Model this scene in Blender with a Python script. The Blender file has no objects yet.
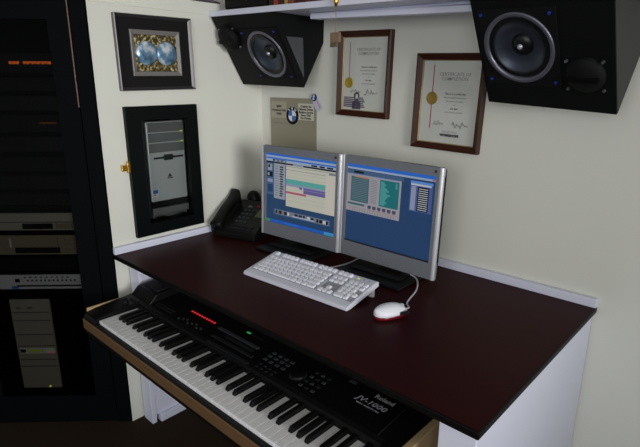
import bpy, bmesh, math, random
from mathutils import Vector, Matrix
random.seed(7)
S = bpy.context.scene
COL = S.collection
PI = math.pi

# ------------------------------------------------------------------ materials
def lin(c):
    return tuple(((x/255)/12.92 if x/255 <= .04045 else ((x/255+.055)/1.055)**2.4) for x in c)

MATS = {}
def mat(name, rgb, rough=.5, metal=0., spec=.5, emit=0., noise=0., nscale=30., bump=0., bscale=200., stretch=None, coat=0.):
    m = bpy.data.materials.new(name); m.use_nodes = True
    nt = m.node_tree; b = nt.nodes['Principled BSDF']
    c = lin(rgb)
    b.inputs['Base Color'].default_value = (*c, 1)
    b.inputs['Roughness'].default_value = rough
    b.inputs['Metallic'].default_value = metal
    b.inputs['Specular IOR Level'].default_value = spec
    b.inputs['Coat Weight'].default_value = coat
    if emit:
        b.inputs['Emission Color'].default_value = (*c, 1)
        b.inputs['Emission Strength'].default_value = emit
        b.inputs['Base Color'].default_value = (.01, .01, .01, 1)
    if noise or bump:
        tc = nt.nodes.new('ShaderNodeTexCoord')
        mp = nt.nodes.new('ShaderNodeMapping')
        if stretch: mp.inputs['Scale'].default_value = stretch
        nt.links.new(tc.outputs['Object'], mp.inputs['Vector'])
    if noise:
        n = nt.nodes.new('ShaderNodeTexNoise'); n.inputs['Scale'].default_value = nscale
        n.inputs['Detail'].default_value = 5
        r = nt.nodes.new('ShaderNodeMapRange')
        r.inputs['To Min'].default_value = 1-noise; r.inputs['To Max'].default_value = 1+noise
        mx = nt.nodes.new('ShaderNodeMix'); mx.data_type = 'RGBA'; mx.blend_type = 'MULTIPLY'
        mx.inputs[0].default_value = 1
        mx.inputs[6].default_value = (*c, 1)
        nt.links.new(mp.outputs[0], n.inputs['Vector']); nt.links.new(n.outputs['Fac'], r.inputs['Value'])
        nt.links.new(r.outputs[0], mx.inputs[7]); nt.links.new(mx.outputs[2], b.inputs['Base Color'])
    if bump:
        n2 = nt.nodes.new('ShaderNodeTexNoise'); n2.inputs['Scale'].default_value = bscale
        bp = nt.nodes.new('ShaderNodeBump'); bp.inputs['Strength'].default_value = bump; bp.inputs['Distance'].default_value = .002
        nt.links.new(mp.outputs[0], n2.inputs['Vector']); nt.links.new(n2.outputs['Fac'], bp.inputs['Height'])
        nt.links.new(bp.outputs[0], b.inputs['Normal'])
    MATS[name] = m
    return m

def glass(name, tint, rough=.02, ior=1.45):
    m = bpy.data.materials.new(name); m.use_nodes = True
    nt = m.node_tree; nt.nodes.clear()
    out = nt.nodes.new('ShaderNodeOutputMaterial'); mx = nt.nodes.new('ShaderNodeMixShader')
    tr = nt.nodes.new('ShaderNodeBsdfTransparent'); gl = nt.nodes.new('ShaderNodeBsdfGlossy'); fr = nt.nodes.new('ShaderNodeFresnel')
    tr.inputs[0].default_value = (*tint, 1); gl.inputs['Roughness'].default_value = rough; fr.inputs[0].default_value = ior
    ge = nt.nodes.new('ShaderNodeNewGeometry'); mu = nt.nodes.new('ShaderNodeMath'); mu.operation = 'MULTIPLY_ADD'
    mu.inputs[1].default_value = -1; mu.inputs[2].default_value = 1; m2 = nt.nodes.new('ShaderNodeMath'); m2.operation = 'MULTIPLY'
    nt.links.new(ge.outputs['Backfacing'], mu.inputs[0]); nt.links.new(mu.outputs[0], m2.inputs[0]); nt.links.new(fr.outputs[0], m2.inputs[1])
    nt.links.new(m2.outputs[0], mx.inputs[0]); nt.links.new(tr.outputs[0], mx.inputs[1]); nt.links.new(gl.outputs[0], mx.inputs[2])
    nt.links.new(mx.outputs[0], out.inputs[0]); MATS[name] = m
    return m

wall_m = mat('wall_paint', (222, 223, 214), .85, spec=.2, noise=.015, nscale=3, bump=.12, bscale=60)
ceil_m = mat('ceiling_paint', (225, 222, 212), .9)
floor_m = mat('brown_carpet', (48, 38, 28), .95, spec=.1, noise=.15, nscale=120, bump=.5, bscale=300)
white_m = mat('white_gloss_paint', (222, 225, 244), .4, noise=.01, nscale=8)
desk_m = mat('maroon_laminate', (50, 13, 14), .42, spec=.06, noise=.12, nscale=60, bump=.05, bscale=500)
edge_m = mat('dark_desk_edge', (8, 7, 7), .5, spec=.15)
black_m = mat('black_plastic', (10, 10, 11), .48, spec=.24)
blackm_m = mat('matte_black', (9, 9, 10), .75, spec=.25)
vinyl_m = mat('black_vinyl', (8, 10, 11), .6, spec=.2, bump=.3, bscale=500)
gvinyl_m = mat('grey_vinyl', (46, 47, 46), .6, noise=.12, nscale=150, bump=.4, bscale=400)
rackframe_m = mat('blue_black_laminate', (7, 10, 12), .7, spec=.05, noise=.1, nscale=40)
rackin_m = mat('rack_interior_black', (8, 8, 8), .9, spec=.1)
frameg_m = mat('green_black_lacquer', (4, 9, 9), .45, spec=.14, noise=.1, nscale=50)
silver_m = mat('silver_plastic', (150, 150, 156), .35, metal=.35, noise=.02, nscale=60)
bezel_m = mat('monitor_bezel_grey', (124, 128, 136), .4, metal=.2)
chrome_m = mat('bright_chrome', (215, 216, 222), .3, metal=.5)
ltgrey_m = mat('light_grey_plastic', (196, 196, 202), .4)
keyw_m = mat('white_key_plastic', (246, 246, 250), .25, spec=.5)
kbody_m = mat('keyboard_off_white', (220, 222, 236), .45)
kcap_m = mat('key_cap_white', (236, 238, 248), .42)
wood_m = mat('tan_wood', (104, 76, 48), .6, noise=.25, nscale=14, stretch=(1.2, 16, 16))
brownf_m = mat('mahogany_frame', (62, 31, 20), .38, spec=.25, noise=.25, nscale=20, stretch=(3, 3, 3))
gold_m = mat('gold_lip', (176, 160, 120), .4, metal=.5)
brass_m = mat('brass', (205, 160, 70), .25, metal=1.)
paper_m = mat('cream_paper', (214, 214, 210), .8, noise=.02, nscale=10)
ink_m = mat('grey_ink', (146, 144, 144), .8)
ink2_m = mat('mid_ink', (104, 102, 104), .8)
inkd_m = mat('dark_ink', (52, 50, 56), .8)
red_m = mat('red_ribbon', (178, 66, 78), .6)
goldseal_m = mat('gold_seal', (172, 142, 58), .4, metal=.5, noise=.25, nscale=160)
goldseal2_m = mat('bright_gold_seal', (205, 175, 60), .4, metal=.5, noise=.2, nscale=160)
purple_m = mat('purple_print', (96, 82, 112), .8, noise=.5, nscale=60)
purple2_m = mat('purple_figure', (70, 58, 84), .8, noise=.5, nscale=90)
mat_m = mat('black_mount_board', (24, 22, 24), .85, spec=.2, noise=.1, nscale=200)
silverf_m = mat('pewter_frame', (112, 110, 112), .32, metal=.85, noise=.1, nscale=50)
pewter_m = mat('flat_pewter', (128, 126, 124), .55, metal=.3, noise=.12, nscale=60)
beige_m = mat('beige_board', (146, 142, 122), .6, noise=.05, nscale=20)
label_m = mat('pale_label', (200, 198, 182), .7)
label2_m = mat('beige_label', (168, 162, 144), .7)
blue_m = mat('emblem_blue', (45, 100, 190), .4)
whitep_m = mat('emblem_white', (225, 228, 235), .4)
lilac_m = mat('lilac_card', (196, 198, 222), .5)
pink_m = mat('pink_print', (205, 120, 140), .6)
bluescrew_m = mat('blue_screw', (30, 58, 165), .4)
steel_m = mat('steel_screw', (150, 150, 155), .3, metal=.8)
rim_m = mat('speaker_rim_grey', (118, 118, 132), .32, metal=.6)
cone_m = mat('speaker_cone', (70, 76, 90), .36, metal=.6)
rubber_m = mat('rubber_surround', (14, 15, 19), .4)
dust_m = mat('dust_cap_silver', (190, 190, 205), .25, metal=.5)
tag_m = mat('brown_wood_tag', (132, 108, 86), .6, noise=.15, nscale=40)
tagd_m = mat('olive_wood_tag', (96, 84, 60), .6, noise=.15, nscale=40)
cord_m = mat('brass_cord', (150, 124, 80), .6)
lcd_m = mat('olive_lcd', (66, 72, 34), .3)
redtrans_m = mat('red_plastic', (112, 22, 32), .2, coat=.5)
beigepc_m = mat('silver_beige_panel', (150, 146, 134), .5, metal=.2)
gold_panel_m = mat('champagne_panel', (128, 120, 100), .5, metal=.2)
pcsil_m = mat('pc_case_silver', (206, 207, 214), .4, metal=.2)
pcgr_m = mat('pc_case_grey', (120, 120, 124), .45, metal=.2)
greyprint_m = mat('panel_grey_print', (52, 54, 58), .6, spec=.25)
greyprint2_m = mat('panel_dim_print', (29, 30, 33), .6, spec=.25)
greybtn_m = mat('panel_grey_button', (104, 106, 110), .5)
logo_m = mat('silver_lettering', (168, 168, 174), .5)
redled_m = mat('red_led', (215, 38, 48), emit=.9)
orangeled_m = mat('orange_led', (200, 90, 20), emit=1.1)
greenled_m = mat('green_led', (60, 190, 90), emit=.5)
yelled_m = mat('yellow_led', (200, 210, 60), emit=1.2)
lcdon_m = mat('lit_lcd', (110, 120, 50), emit=.5)
brownhinge_m = mat('tarnished_hinge', (92, 72, 64), .35, metal=.7, noise=.7, nscale=260)
glass_m = glass('clear_glass', (.97, .975, .97))
smoked_m = glass('smoked_glass', (.62, .62, .61), ior=1.22)
pcglass_m = glass('cabinet_glass', (.80, .82, .80))
globe_m = None

def e(name, rgb, k=1.): return mat('screen_'+name, rgb, .35, emit=k*.62, spec=.3)
SC = dict(desk=e('desktop', (38, 72, 112)), title=e('title', (40, 112, 215)), bar=e('bar', (165, 182, 208)), dk=e('black', (14, 18, 26)),
          panel=e('panel', (70, 100, 140)), list=e('list', (158, 166, 178)), cream=e('cream', (206, 206, 190)), cream2=e('cream_light', (214, 208, 196)),
          teal=e('teal', (92, 178, 170)), purple=e('purple', (108, 98, 160)), pink=e('pink', (190, 92, 120)), lav=e('lavender', (150, 160, 190)),
          task=e('taskbar', (36, 98, 200)), green=e('start', (70, 150, 70)), tray=e('tray', (60, 160, 215)), deskr=e('desktop_right', (36, 70, 116)),
          body=e('body', (170, 165, 172)), dteal=e('dark_teal', (52, 104, 116)), graph=e('graph', (24, 118, 124)), wave=e('wave', (76, 160, 160)),
          orange=e('orange', (190, 140, 110)), lblue=e('light_blue', (96, 150, 225)), pblue=e('panel_blue', (78, 98, 160)), white=e('white', (205, 210, 222)),
          knob=e('knob', (60, 80, 110)), rednob=e('red_knob', (150, 90, 80)), mid=e('mid_grey', (128, 132, 145)))

# ------------------------------------------------------------------ mesh builder
class MB:
    def __init__(self): self.bm = bmesh.new(); self.mats = []
    def mi(self, m):
        if m not in self.mats: self.mats.append(m)
        return self.mats.index(m)
    def _fin(self, before, m, M, smooth=False):
        i = self.mi(m)
        new = [f for f in self.bm.faces if f not in before]
        vs = set(v for f in new for v in f.verts)
        if M is not None:
            for v in vs: v.co = M @ v.co
        for f in new: f.material_index = i; f.smooth = smooth
    def box(self, c, s, m, bev=0., M=None, seg=2):
        before = set(self.bm.faces)
        r = bmesh.ops.create_cube(self.bm, size=1)
        for v in r['verts']: v.co = Vector((c[0]+v.co.x*s[0], c[1]+v.co.y*s[1], c[2]+v.co.z*s[2]))
        if bev:
            es = list(set(ed for v in r['verts'] for ed in v.link_edges))
            bmesh.ops.bevel(self.bm, geom=es, offset=bev, segments=seg, affect='EDGES', profile=.5)
        self._fin(before, m, M); return self
    def bb(self, a, b, m, bev=0., M=None):
        return self.box([(a[i]+b[i])/2 for i in range(3)], [abs(b[i]-a[i]) for i in range(3)], m, bev, M)
    def cyl(self, r, z0, z1, m, M=None, n=24, r2=None, bev=0.):
        before = set(self.bm.faces)
        r2 = r if r2 is None else r2
        a = [self.bm.verts.new((r*math.cos(2*PI*i/n), r*math.sin(2*PI*i/n), z0)) for i in range(n)]
        b = [self.bm.verts.new((r2*math.cos(2*PI*i/n), r2*math.sin(2*PI*i/n), z1)) for i in range(n)]
        for i in range(n): self.bm.faces.new((a[i], a[(i+1) % n], b[(i+1) % n], b[i]))
        self.bm.faces.new(a[::-1]); self.bm.faces.new(b)
        self._fin(before, m, M); return self
    def lathe(self, prof, m, M=None, n=40, smooth=True):
        before = set(self.bm.faces); rings = []
        for (r, z) in prof:
            if r < 1e-6: rings.append([self.bm.verts.new((0, 0, z))])
            else: rings.append([self.bm.verts.new((r*math.cos(2*PI*i/n), r*math.sin(2*PI*i/n), z)) for i in range(n)])
        for A, B in zip(rings, rings[1:]):
            for i in range(n):
                j = (i+1) % n
                if len(A) == 1 and len(B) == 1: continue
                if len(A) == 1: self.bm.faces.new((A[0], B[j], B[i]))
                elif len(B) == 1: self.bm.faces.new((A[i], A[j], B[0]))
                else: self.bm.faces.new((A[i], A[j], B[j], B[i]))
        self._fin(before, m, M, smooth); return self
    def prism(self, pts, h0, h1, m, M=None, axis='z', bev=0.):
        """polygon pts extruded between h0 and h1 along axis; axis x: pts are (y,z); y: (x,z); z: (x,y)"""
        before = set(self.bm.faces)
        def P(p, h): return {'x': (h, p[0], p[1]), 'y': (p[0], h, p[1]), 'z': (p[0], p[1], h)}[axis]
        a = [self.bm.verts.new(P(p, h0)) for p in pts]; b = [self.bm.verts.new(P(p, h1)) for p in pts]
        n = len(pts)
        for i in range(n): self.bm.faces.new((a[i], a[(i+1) % n], b[(i+1) % n], b[i]))
        self.bm.faces.new(a[::-1]); self.bm.faces.new(b)
        if bev:
            es = list(set(ed for v in a+b for ed in v.link_edges))
            bmesh.ops.bevel(self.bm, geom=es, offset=bev, segments=2, affect='EDGES', profile=.5)
        self._fin(before, m, M)
        return self
    def quad(self, pts, m, M=None):
        before = set(self.bm.faces)
        self.bm.faces.new([self.bm.verts.new(p) for p in pts]); self._fin(before, m, M); return self
    def holed(self, corners, circ, m, M=None):
        before = set(self.bm.faces)
        C = [self.bm.verts.new(q) for q in corners]; R = [self.bm.verts.new(q) for q in circ]
        n = len(R); near = [min(range(4), key=lambda k: (C[k].co-v.co).length - 0) for v in R]
        ang = lambda q, o: math.atan2(q.y-o.y, q.x-o.x)
        o = sum((v.co for v in R), Vector())/n
        ca = [ang(c.co, o) for c in C]
        def sector(v):
            a = ang(v.co, o); return min(range(4), key=lambda k: abs((a-ca[k]+PI) % (2*PI)-PI))
        near = [sector(v) for v in R]
        for i in range(n):
            j = (i+1) % n
            self.bm.faces.new((R[i], R[j], C[near[i]]))
            if near[i] != near[j]: self.bm.faces.new((R[j], C[near[j]], C[near[i]]))
        self._fin(before, m, M); return self
    def tube(self, path, r, m, n=8, M=None):
        before = set(self.bm.faces); path = [Vector(p) for p in path]; rings = []
        for i, p in enumerate(path):
            t = (path[min(i+1, len(path)-1)]-path[max(i-1, 0)]).normalized()
            a = t.cross(Vector((0, 0, 1))) if abs(t.z) < .9 else t.cross(Vector((1, 0, 0)))
            a.normalize(); b = t.cross(a)
            rr = r[i] if isinstance(r, (list, tuple)) else r
            rings.append([self.bm.verts.new(p+rr*(a*math.cos(2*PI*k/n)+b*math.sin(2*PI*k/n))) for k in range(n)])
        for A, B in zip(rings, rings[1:]):
            for k in range(n): self.bm.faces.new((A[k], A[(k+1) % n], B[(k+1) % n], B[k]))
        self.bm.faces.new(rings[0][::-1]); self.bm.faces.new(rings[-1])
        self._fin(before, m, M, True); return self
    def loft(self, secs, m, M=None, smooth=True):
        before = set(self.bm.faces)
        R = [[self.bm.verts.new(p) for p in s] for s in secs]; n = len(R[0])
        for A, B in zip(R, R[1:]):
            for k in range(n): self.bm.faces.new((A[k], A[(k+1) % n], B[(k+1) % n], B[k]))
        self.bm.faces.new(R[0][::-1]); self.bm.faces.new(R[-1])
        self._fin(before, m, M, smooth); return self
    def ball(self, c, rad, m, M=None, seg=20):
        before = set(self.bm.faces)
        r = bmesh.ops.create_uvsphere(self.bm, u_segments=seg, v_segments=seg//2, radius=1)
        for v in r['verts']: v.co = Vector((c[0]+v.co.x*rad[0], c[1]+v.co.y*rad[1], c[2]+v.co.z*rad[2]))
        self._fin(before, m, M, True); return self
    def text(self, s, size, m, M, align='CENTER', bold=0., sx=1., shear=0.):
        cu = bpy.data.curves.new('t', 'FONT'); cu.body = s; cu.size = size; cu.align_x = align; cu.align_y = 'CENTER'
        cu.offset = bold; cu.shear = shear; cu.resolution_u = 2; cu.extrude = .0002
        ob = bpy.data.objects.new('t', cu)
        me = bpy.data.meshes.new_from_object(ob)
        before = set(self.bm.faces)
        for v in me.vertices: v.co.x *= sx
        self.bm.from_mesh(me)
        self._fin(before, m, M)
        bpy.data.objects.remove(ob); bpy.data.curves.remove(cu); bpy.data.meshes.remove(me)
        return self
    def build(self, name, parent=None, loc=None, label=None, recalc=True):
        if recalc: bmesh.ops.recalc_face_normals(self.bm, faces=self.bm.faces[:])
        me = bpy.data.meshes.new(name); self.bm.to_mesh(me); self.bm.free()
        for m in self.mats: me.materials.append(m)
        o = bpy.data.objects.new(name, me); COL.objects.link(o)
        if parent is not None: o.parent = parent
        if loc is not None: o.location = loc
        if label: o['label'] = label
        return o

def thing(name, label, cat, loc=(0, 0, 0), rot=(0, 0, 0), group=None):
    o = bpy.data.objects.new(name, None); COL.objects.link(o)
    o.location = loc; o.rotation_euler = rot; o['label'] = label; o['category'] = cat
    o.empty_display_size = .05
    if group: o['group'] = group
    return o
def tag(o, label, cat, group=None):
    o['label'] = label; o['category'] = cat
    if group: o['group'] = group
    return o
def struct(o, label=None):
    o['kind'] = 'structure'
    if label: o['label'] = label
    return o
def basis(o, u, v, n):
    return Matrix(((u[0], v[0], n[0], o[0]), (u[1], v[1], n[1], o[1]), (u[2], v[2], n[2], o[2]), (0, 0, 0, 1)))
T = Matrix.Translation
def RX(a): return Matrix.Rotation(a, 4, 'X')
def RY(a): return Matrix.Rotation(a, 4, 'Y')
def RZ(a): return Matrix.Rotation(a, 4, 'Z')

# ------------------------------------------------------------------ camera
cy, sy = math.cos(-.7478), math.sin(-.7478); cp, sp = math.cos(.2721), math.sin(.2721)
fwd = Vector((sy*cp, cy*cp, -sp)); right = Vector((cy, -sy, 0)); up = right.cross(fwd)
cr, sr = math.cos(.0039), math.sin(.0039)
r2 = cr*right+sr*up; u2 = -sr*right+cr*up
cam = bpy.data.cameras.new('camera'); cam.sensor_width = 36; cam.lens = 503.63*36/640; cam.clip_start = .02
co = bpy.data.objects.new('camera', cam); COL.objects.link(co)
co.matrix_world = basis((1.757, -1.5097, 1.3332), r2, u2, -fwd)
S.camera = co

# ------------------------------------------------------------------ setting
struct(MB().bb((-3, -4.2, -.05), (4.6, .1, 0), floor_m).build('floor'), 'dark brown floor')
struct(MB().bb((-1.4, 0, 0), (4.6, .1, 2.5), wall_m).build('wall_back'), 'cream back wall')
struct(MB().bb((-1.4, -4.2, 2.5), (4.6, .1, 2.55), ceil_m).build('ceiling'), 'ceiling')
struct(MB().bb((-1.4, -4.2, 0), (-1.3, 0, 2.5), wall_m).build('wall_far_left'), 'cream wall beyond the rack')
w = MB()
oy0, oy1, oz0, oz1 = -.592, -.382, .795, 1.212
w.prism([(0, -.735), (0, oy0), (-.1, oy0), (-.1, -.637)], 0, 1.632, wall_m)
w.bb((-.1, oy1, 0), (0, 0, 1.632), wall_m)
w.bb((-.1, oy0, 0), (0, oy1, oz0), wall_m)
w.bb((-.1, oy0, oz1), (0, oy1, 1.632), wall_m)
struct(w.build('wall_left'), 'cream left wall with a cut-out for the computer')
struct(MB().bb((0, -.73, 1.587), (.003, -.012, 1.592), wall_m).build('trim_1'), 'thin seam strip on the left wall')

# ------------------------------------------------------------------ desk
ZD = .72; W = 1.44; D = .7398
desk = thing('desk', 'dark maroon desktop on white panels standing in the corner', 'desk', (0, 0, 0))
t = MB(); t.bb((.001, -D, ZD-.018), (W, -.001, ZD), edge_m, .0035)
t.bb((.004, -D+.004, ZD-.002), (W-.004, -.004, ZD+.0004), desk_m)
t.build('tabletop', desk)
p = MB(); p.bb((1.352, -.726, 0), (1.431, -.005, ZD-.018), white_m, .002)
p.build('side_panel', desk, label='white right-hand side panel')
p = MB(); p.bb((.012, -.688, 0), (.078, -.668, ZD-.018), white_m, .002); p.bb((.012, -.668, .035), (.076, -.30, ZD-.018), white_m)
p.bb((.03, -.655, 0), (.09, -.30, .035), white_m, .002)
p.build('side_panel', desk, label='white left-hand side panel')
# white upstand trim at the walls
tr = MB(); tr.bb((.02, -.020, ZD+.0006), (W, -.001, ZD+.0275), white_m, .003)
tag(tr.build('upstand'), 'white wooden upstand strip along the back wall behind the monitors', 'trim strip')
tr = MB(); tr.bb((.001, -D+.001, ZD+.0006), (.019, -.0205, ZD+.0275), white_m, .003)
tag(tr.build('upstand'), 'white wooden upstand strip along the left wall below the wall cabinet', 'trim strip')

# keyboard tray
lit_wood = mat('lit_wood', (190, 164, 124), .6, noise=.2, nscale=14, stretch=(16, 1.2, 16))  # lighter copy of the tray wood: lit look of the side boards put into colour
tray = thing('keyboard_tray', 'tan wooden pull-out tray under the desk holding the synthesizer', 'tray', (.09, -.907, .46))
tx = .09; ty = -.907; tz = .46
def L_(a): return (a[0]-tx, a[1]-ty, a[2]-tz)
MB().bb(L_((.083, -.907, .512)), L_((1.29, -.8895, .553)), wood_m, .006).build('front_board', tray)
MB().bb(L_((.092, -.888, .49)), L_((1.29, -.50, .5)), wood_m).build('base_board', tray)
MB().bb(L_((.083, -.889, .501)), L_((.0915, -.50, .584)), lit_wood, .002).build('side_board', tray)
MB().bb(L_((1.276, -.888, .501)), L_((1.294, -.50, .597)), lit_wood, .002).build('side_board', tray)
for x in (.096, 1.297):
    MB().bb(L_((x-.002 if x > 1 else x, -.60, .588 if x < 1 else .49)), L_((x+.012, -.51, .7015)), blackm_m).build('runner', tray)

# ------------------------------------------------------------------ synthesizer
SX, SY, SZ = .1, -.9, .5
syn = thing('synthesizer', 'long black synthesizer keyboard with red lights on the tray below the desk edge', 'synthesizer', (SX, SY, SZ))
def s_(a): return (a[0]-SX, a[1]-SY, a[2]-SZ)
k0, kz, kf, kb, ow = .1768, .5666, -.8878, -.752, .0235
bx0, bx1 = .0945, 1.2735
b = MB()
prof = [(-.905, .503), (-.905, .551), (-.901, .556), (-.889, .556), (-.889, .520), (kb, .520), (kb, .575), (kb+.004, .586), (-.735, .590), (-.56, .604), (-.545, .598), (-.545, .503)]
b.prism([(y-SY, z-SZ) for y, z in prof], k0-.002-SX, k0+45*ow+.002-SX, black_m, axis='x')
cheek = [(-.905, .503), (-.905, .560), (-.898, .572), (-.86, .579), (-.735, .590), (-.56, .604), (-.545, .598), (-.545, .503)]
b.prism([(y-SY, z-SZ) for y, z in cheek], bx0-SX, k0-.002-SX, black_m, axis='x')
b.prism([(y-SY, z-SZ) for y, z in cheek], k0+45*ow+.002-SX, bx1-SX, black_m, axis='x')
b.build('body', syn)
# keys: 76 from E
whites = ['E', 'F', 'G', 'A', 'B', 'C', 'D']
def white_mesh(w):
    m = MB(); m.box((w/2, .068, -.011), (w-.0009, .136, .022), keyw_m, .0012); return m
kfirst = None; bfirst = None
for i in range(45):
    if kfirst is None:
        kfirst = white_mesh(ow).build('white_key', syn, s_((k0, kf, kz))); o = kfirst
    else:
        o = kfirst.copy(); COL.objects.link(o); o.location = s_((k0+i*ow, kf, kz))
offs = {'F': .90, 'G': 1.0, 'A': 1.10, 'C': .88, 'D': 1.12}
nb = 0
for i in range(44):
    n = whites[i % 7]
    if n in offs:
        if bfirst is None:
            m = MB(); prof = [(0, -.002), (.0, .003), (.007, .0115), (.088, .0125), (.088, -.002)]
            m.prism(prof, -.0062, .0062, black_m, axis='x', bev=.0015)
            bfirst = m.build('black_key', syn); o = bfirst
        else:
            o = bfirst.copy(); COL.objects.link(o)
        o.location = s_((k0+(i+offs[n])*ow, kf+.0478, kz+.0005)); nb += 1
# panel surface frame: x along, y up slope
sl = math.atan2(.014, .175)
def pan(x, y, h=.0006):
    z = .590+(y+.735)*math.tan(sl)
    return T(Vector(s_((x, y, z+h)))) @ RX(sl)
def patch(x0, x1, y0, y1, m, h=.001, name='panel_strip', bev=0.):
    return MB().box((0, 0, h/2), (x1-x0, y1-y0, h), m, bev, pan((x0+x1)/2, (y0+y1)/2, .0001)).build(name, syn)
for y in (-.706, -.718): patch(.249, .35, y-.004, y+.003, greyprint2_m, .002, 'button_strip', .0006)
for y in (-.744,): patch(.26, .33, y-.003, y+.003, greyprint2_m, .002, 'button_strip', .0006)
for y, m in ((-.676, greyprint_m), (-.715, greyprint2_m), (-.743, greyprint2_m)): patch(.556+(-.676-y)*.5, .745+(-.676-y)*.5, y-.006, y+.006, m, .003, 'button_strip', .001)
patch(.61, .74, -.70, -.688, greyprint2_m, .001, 'display')
led0 = None
for i in range(10):
    x = .398+i*.0136
    if led0 is None: led0 = MB().box((0, 0, .001), (.0072, .0055, .002), redled_m, 0, pan(x, -.668)).build('red_light', syn)
    else:
        o = led0.copy(); COL.objects.link(o); o.location = (i*.0136, 0, 0)
# eight sliders
for i in range(8):
    x = .402+i*.0165
    sld = MB().box((0, 0, .0003), (.0022, .042, .0006), blackm_m, 0, pan(x+.003, -.715)).build('slider', syn)
    MB().box((0, 0, .004), (.009, .006, .008), greyprint2_m, .001, pan(x+.003, -.725+.006*(i % 3))).build('slider_cap', sld)
def button(x, y, sx=.012, sy_=.009, m=greybtn_m): return MB().box((0, 0, .0015), (sx, sy_, .003), m, .0008, pan(x, y)).build('button', syn)
for r in range(3):
    for c in range(4): button(.800+c*.024, -.664-r*.0165 if r < 2 else -.699, .013, .009, greyprint_m)
for r in range(2):
    for c in range(4): button(.806+c*.02, -.722-r*.014, .009, .006, greyprint2_m)
for r in range(4):
    for c in range(3): button(.957+c*.021, -.655-r*.021, .01, .008, greyprint_m if (r+c) % 2 else greyprint2_m)
MB().lathe([(.021, 0), (.021, .004), (.018, .006), (0, .006)], black_m, pan(.922, -.692)).lathe([(.024, .0006), (.022, .0012)], greyprint_m, pan(.922, -.692)).build('dial', syn)
patch(1.043, 1.064, -.628, -.618, greyprint_m, .0015, 'card_slot')
patch(.645, .662, -.640, -.634, greenled_m, .001, 'green_light')
for i in range(4): patch(.67+i*.013, .679+i*.013, -.640, -.635, greyprint2_m, .001, 'caption')
tx_ = MB()
tx_.text('Roland', .0195, logo_m, pan(1.158, -.632, .0012), bold=.0004)
tx_.text('JV-1000', .0218, logo_m, pan(1.139, -.661, .0012), bold=.0001, sx=1.22, shear=.2)
tx_.text('MUSIC  WORKSTATION', .0062, logo_m, pan(1.139, -.677, .0012))
tx_.build('lettering', syn)
MB().box((0, 0, .001), (.002, .11, .002), greyprint2_m, 0, pan(1.213, -.68)).build('panel_seam', syn)
# raised bender block at the left rear
bl = MB(); bl.prism([(-.738-SY, .586-SZ), (-.705-SY, .618-SZ), (-.612-SY, .626-SZ), (-.605-SY, .586-SZ)], .1-SX, .232-SX, black_m, axis='x', bev=.004)
bl.build('raised_panel', syn)
MB().bb(s_((.125, -.69, .618)), s_((.215, -.64, .6245)), greyprint2_m, .001).build('control_plate', syn)
MB().lathe([(.012, 0), (.012, .012), (.008, .022), (0, .023)], blackm_m, pan(.15, -.78, -.006)).build('bender_lever', syn)
for i in range(3): MB().box((0, 0, .002), (.008, .008, .004), greyprint2_m, .001, pan(.135+i*.014, -.752, .0)).build('button', syn)

# ------------------------------------------------------------------ PC keyboard
u = Vector((math.cos(.035), math.sin(.035), 0))
kbd = thing('computer_keyboard', 'off white computer keyboard tilted on its rear feet in front of the monitors', 'keyboard', (.509, -.537, ZD+.0006), (0, 0, .040))
kw, kd = .432, .158
th = math.atan2(.034, .150)
bd = MB()
prof = [(0, .001), (.0, .010), (.006, .014), (kd-.010, .014+(kd-.016)*.212), (kd, .008+kd*.212), (kd, kd*.195-.004), (.02, .001)]
bd.prism(prof, 0, kw, kbody_m, axis='x', bev=.0025)
bd.build('case', kbd)
def kpos(x, y): return T(Vector((x, y, .0143+(y-.006)*.212))) @ RX(math.atan(.212))
# recessed key well
well_m = mat('key_well_grey', (158, 160, 170), .6)
bw = MB()
for (x0, x1, y0, y1) in ((.016, .288, .026, .119), (.296, .350, .026, .064), (.296, .350, .066, .119), (.357, .428, .026, .119)):
    M = kpos((x0+x1)/2, (y0+y1)/2); bw.box((0, 0, .0004), (x1-x0, (y1-y0)*1.02, .0008), well_m, 0, M)
bw.build('key_bed', kbd)
pitch = .0182; keys = []
def krow(y, x, widths):
    for wd in widths:
        if wd > 0: keys.append((x+wd*pitch/2, y, wd*pitch-.0036))
        x += abs(wd)*pitch
rowy = [.036, .0545, .073, .0915, .110]
x0 = .017
krow(rowy[0], x0, [1.25, 1.25, 1.25, 5.5, 1.25, 1.25, 1.25, 1.75])
krow(rowy[1], x0, [2.2]+[1]*10+[2.6])
krow(rowy[2], x0, [1.75]+[1]*11+[2.05])
krow(rowy[3], x0, [1.5]+[1]*12+[1.3])
krow(rowy[4], x0, [1]*13+[1.8])
krow(.137, x0, [1, -.9]+[1]*4+[-.5]+[1]*4+[-.5]+[1]*4)
for y in (rowy[3], rowy[4]): krow(y, .297, [.97]*3)
krow(.137, .297, [.97]*3)
krow(rowy[0], .297, [.97]*3); krow(rowy[1], .297+.97*pitch, [.97])
for yy, wd in ((rowy[0], [1.9, .95]), (rowy[1], [.95]*4), (rowy[2], [.95]*3), (rowy[3], [.95]*4), (rowy[4], [.95]*4)): krow(yy, .358, wd)
def keycap(m, x, y, wx):
    M = kpos(x, y); h = .0065; a = wx/2; c = .0073; a2 = a-.002; c2 = .0053
    pts0 = [(-a, -c, 0), (a, -c, 0), (a, c, 0), (-a, c, 0)]; pts1 = [(-a2, -c2, h), (a2, -c2, h), (a2, c2+.001, h), (-a2, c2+.001, h)]
    m.loft([pts0, pts1], kcap_m, M, smooth=False)
cache = {}
for i, (x, y, wx) in enumerate(keys[:100]):
    m = MB(); keycap(m, x, y, wx); m.build('key', kbd)
if len(keys) > 100:
    m = MB()
    for (x, y, wx) in keys[100:]: keycap(m, x, y, wx)
    m.build('key', kbd)['kind'] = 'stuff'
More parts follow.
